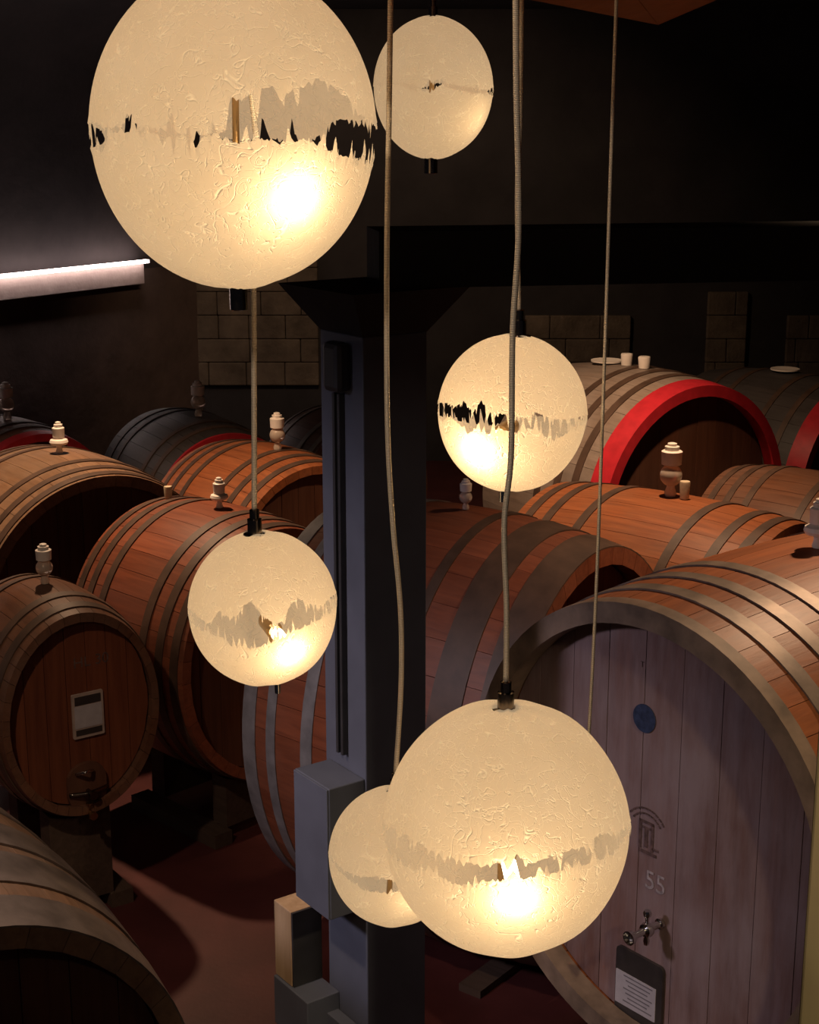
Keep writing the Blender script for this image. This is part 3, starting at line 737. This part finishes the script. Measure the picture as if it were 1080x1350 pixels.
    bl.visible_shadow = True
    ld = bpy.data.lights.new('bulb_light', 'POINT'); ld.energy = bulb_w * 2.6; ld.color = (1.0, .77, .48); ld.shadow_soft_size = .012
    lo = bpy.data.objects.new('bulb_light', ld); link(lo, root); lo.location = pos + ax * (rb + .014)
    # cable, straight or slack, up to the ceiling
    pts = [at_y(p[0], p[1], c.y) - c for p in cable_pts]; pts[-1] = topc + Vector((0, 0, .04 * s))
    endp = pts[0].copy(); dirn = (pts[0] - pts[1]); dirn.normalize()
    ztop_ = (4.198 if inside_panel(c + endp) else CEIL) - c.z
    kk = (ztop_ - endp.z) / max(.2, dirn.z); first = endp + dirn * kk
    tube('cable', spline([first] + pts, 90), cab_r, M['cable'], root, 8)
    lathe('ceiling_rose', [(.012, -.03), (.035, -.025), (.04, 0)], M['bronze'], root, 20, Matrix.Translation(first))
    return root
def inside_panel(p):
    def sg(p, q, r): return (p.x - r.x) * (q.y - r.y) - (q.x - r.x) * (p.y - r.y)
    s = [sg(p, tri[0], tri[1]), sg(p, tri[1], tri[2]), sg(p, tri[2], tri[0])]
    return all(x >= 0 for x in s) or all(x <= 0 for x in s)

lamp(308, 171, 2.2, 188, 209,
     [(121, 163), (150, 172), (166, 166), (172, 142), (180, 165), (200, 178), (248, 182), (258, 172), (266, 182), (298, 176), (303, 132), (320, 133), (345, 120), (360, 116), (375, 127), (400, 113), (420, 106), (440, 117), (455, 128), (465, 142), (480, 158), (494, 168)],
     [(122, 192), (131, 203), (150, 172), (175, 172), (200, 170), (240, 176), (250, 174), (258, 194), (268, 176), (300, 184), (320, 187), (345, 180), (360, 188), (385, 187), (400, 181), (420, 190), (440, 200), (460, 205), (480, 212), (493, 226)],
     [(123, 166), (150, 184), (163, 168), (171, 138), (182, 170), (200, 186), (246, 186), (256, 168), (268, 186), (300, 186), (337, 184), (345, 154), (356, 186), (365, 183), (378, 188), (385, 156), (394, 188), (412, 184), (424, 180), (434, 164), (450, 160), (475, 160), (493, 160)],
     [(123, 192), (163, 178), (182, 176), (200, 180), (246, 182), (258, 196), (268, 182), (300, 182), (345, 196), (400, 202), (434, 214), (460, 214), (493, 220)],
     ((390, 272), .76), 'largest torn globe lamp, small gaps and a dark tear at its right seam',
     [(308, -76, 2.2), (308, -62, 2.2)], (308, -38), (314, 378, 32, 12, 'bronze'), spike=.8, seed=3, cab_r=.004, bulb_w=.40)
lamp(667, 1090, 2.35, 162, 168.5,
     [(506, 1087), (519, 1093), (544, 1106), (563, 1120), (594, 1130), (620, 1140), (638, 1143), (655, 1140), (676, 1138), (683, 1125), (695, 1142), (720, 1134), (752, 1122), (780, 1115), (784, 1103), (802, 1100), (824, 1093)],
     [(506, 1103), (519, 1128), (541, 1144), (569, 1148), (594, 1163), (623, 1169), (638, 1160), (664, 1163), (676, 1147), (686, 1158), (720, 1152), (752, 1144), (783, 1134), (808, 1125), (825, 1100)],
     [(506, 1078), (560, 1048), (660, 1020), (760, 1048), (824, 1078)], [(506, 1085), (560, 1056), (660, 1030), (760, 1056), (824, 1082)],
     ((680, 1188), .77), 'large torn globe lamp with a slanting gap, hanging lowest before the purple-grey cask head',
     [(680, 0, 2.35), (681, 120, 2.35), (684, 300, 2.35), (676, 440, 2.35), (674, 600, 2.35), (665, 690, 2.35), (668, 800, 2.35), (667, 885, 2.35)], (667, 920), (657, 1258, 9, 9, 'bronze'), spike=.8, seed=5, cab_r=.0042, bulb_w=.36, fit_s=1.0)
lamp(675, 545, 2.62, 98.5, 104.5,
     [(578, 533), (589, 533), (600, 538), (611, 531), (624, 544), (635, 530), (647, 544), (669, 549), (693, 553), (704, 545), (715, 549), (729, 555), (749, 555), (767, 551), (772, 549)],
     [(578, 544), (582, 554), (593, 547), (611, 563), (616, 571), (627, 564), (644, 573), (649, 575), (658, 564), (671, 566), (684, 569), (698, 562), (713, 571), (731, 580), (749, 569), (753, 562), (772, 557)],
     [(580, 529), (640, 524), (690, 528), (772, 545)], [(580, 546), (615, 556), (650, 560), (672, 556), (690, 546), (730, 548), (772, 553)],
     ((630, 603), .68), 'small torn globe lamp with jagged gap, level with the red-rimmed cask',
     [(688, 0, 2.62), (686, 150, 2.62), (682, 250, 2.62), (683, 340, 2.62), (684, 402, 2.62)], (684, 441), (664, 649, 17, 6, 'chrome'), spike=1.2, seed=8, cab_r=.0038, bulb_w=.36)
lamp(347, 802, 2.72, 98, 103.5,
     [(254, 806), (275, 824), (289, 807), (306, 818), (318, 801), (331, 795), (347, 812), (364, 826), (376, 816), (382, 799), (392, 789), (411, 799), (427, 799), (434, 791), (444, 780)],
     [(254, 822), (275, 834), (296, 840), (304, 851), (331, 855), (357, 846), (376, 838), (400, 826), (423, 814), (436, 807), (444, 797)],
     [(252, 798), (300, 772), (350, 762), (400, 772), (443, 784)], [(252, 802), (300, 780), (350, 770), (400, 780), (443, 792)],
     ((386, 866), .71), 'small torn globe lamp with wide open gap, in front of the shiny red-brown cask',
     [(333, 0, 2.5), (334, 300, 2.5), (335, 500, 2.5), (335, 662, 2.5)], (336, 700), (366, 903, 17, 4, 'chrome'), spike=1.0, seed=13, cab_r=.0048, bulb_w=.24)
lamp(571, 116.5, 2.95, 79, 91.5,
     [(494, 112), (520, 112), (545, 118), (560, 116), (565, 106), (575, 106), (583, 104), (588, 116), (610, 120), (630, 124), (640, 122), (648, 116)],
     [(494, 110), (520, 110), (545, 110), (560, 121), (565, 124), (575, 116), (583, 110), (588, 110), (610, 114), (630, 116), (640, 120), (648, 126)],
     [(494, 114), (530, 120), (570, 113), (580, 108), (600, 120), (648, 116)], [(494, 110), (530, 112), (570, 118), (600, 112), (648, 126)],
     ((625, 170), .5), 'smallest globe lamp, almost closed, hanging highest beside the largest globe',
     [(571, -22, 2.95), (571, 4, 2.95)], (571, 26), (568, 206, 20, 9, 'bronze'), spike=.5, seed=21, cab_r=.003, bulb_w=.05, fit_s=.7)
lamp(519, 1128.5, 2.65, 85, 93.5,
     [(437, 1128), (455, 1148), (475, 1156), (500, 1156), (512, 1161), (530, 1158), (600, 1136)],
     [(437, 1132), (455, 1156), (480, 1174), (507, 1178), (516, 1180), (530, 1170), (600, 1146)],
     [(437, 1122), (480, 1108), (520, 1100), (560, 1108), (600, 1122)], [(437, 1124), (480, 1110), (520, 1104), (560, 1110), (600, 1124)],
     ((548, 1190), .55), 'small globe lamp half hidden behind the lowest large globe',
     [(515, 0, 2.65), (513, 150, 2.65), (510, 350, 2.65), (511, 560, 2.65), (518, 690, 2.65), (528, 800, 2.65), (529, 900, 2.65), (527, 1000, 2.65)], (522, 1036), (511, 1221, 12, 3, 'chrome'), spike=.5, seed=31, cab_r=.0042, bulb_w=.05, fit_s=.8)
lamp(766, 1104, 2.85, 54, 58, [(713, 1106), (740, 1112), (766, 1115), (800, 1112), (819, 1106)], [(713, 1108), (740, 1116), (766, 1120), (800, 1116), (819, 1108)],
     [(713, 1102), (766, 1090), (819, 1102)], [(713, 1103), (766, 1092), (819, 1103)],
     ((766, 1130), .5), 'tiny globe lamp on the thin cable behind the lowest large globe',
     [(813, 0, 2.85), (805, 230, 2.85), (797, 480, 2.85), (787, 760, 2.85), (777, 960, 2.85), (771, 1030, 2.85)], (770, 1046), None, spike=.5, seed=41, cab_r=.003, bulb_w=.02, fit_s=.6)
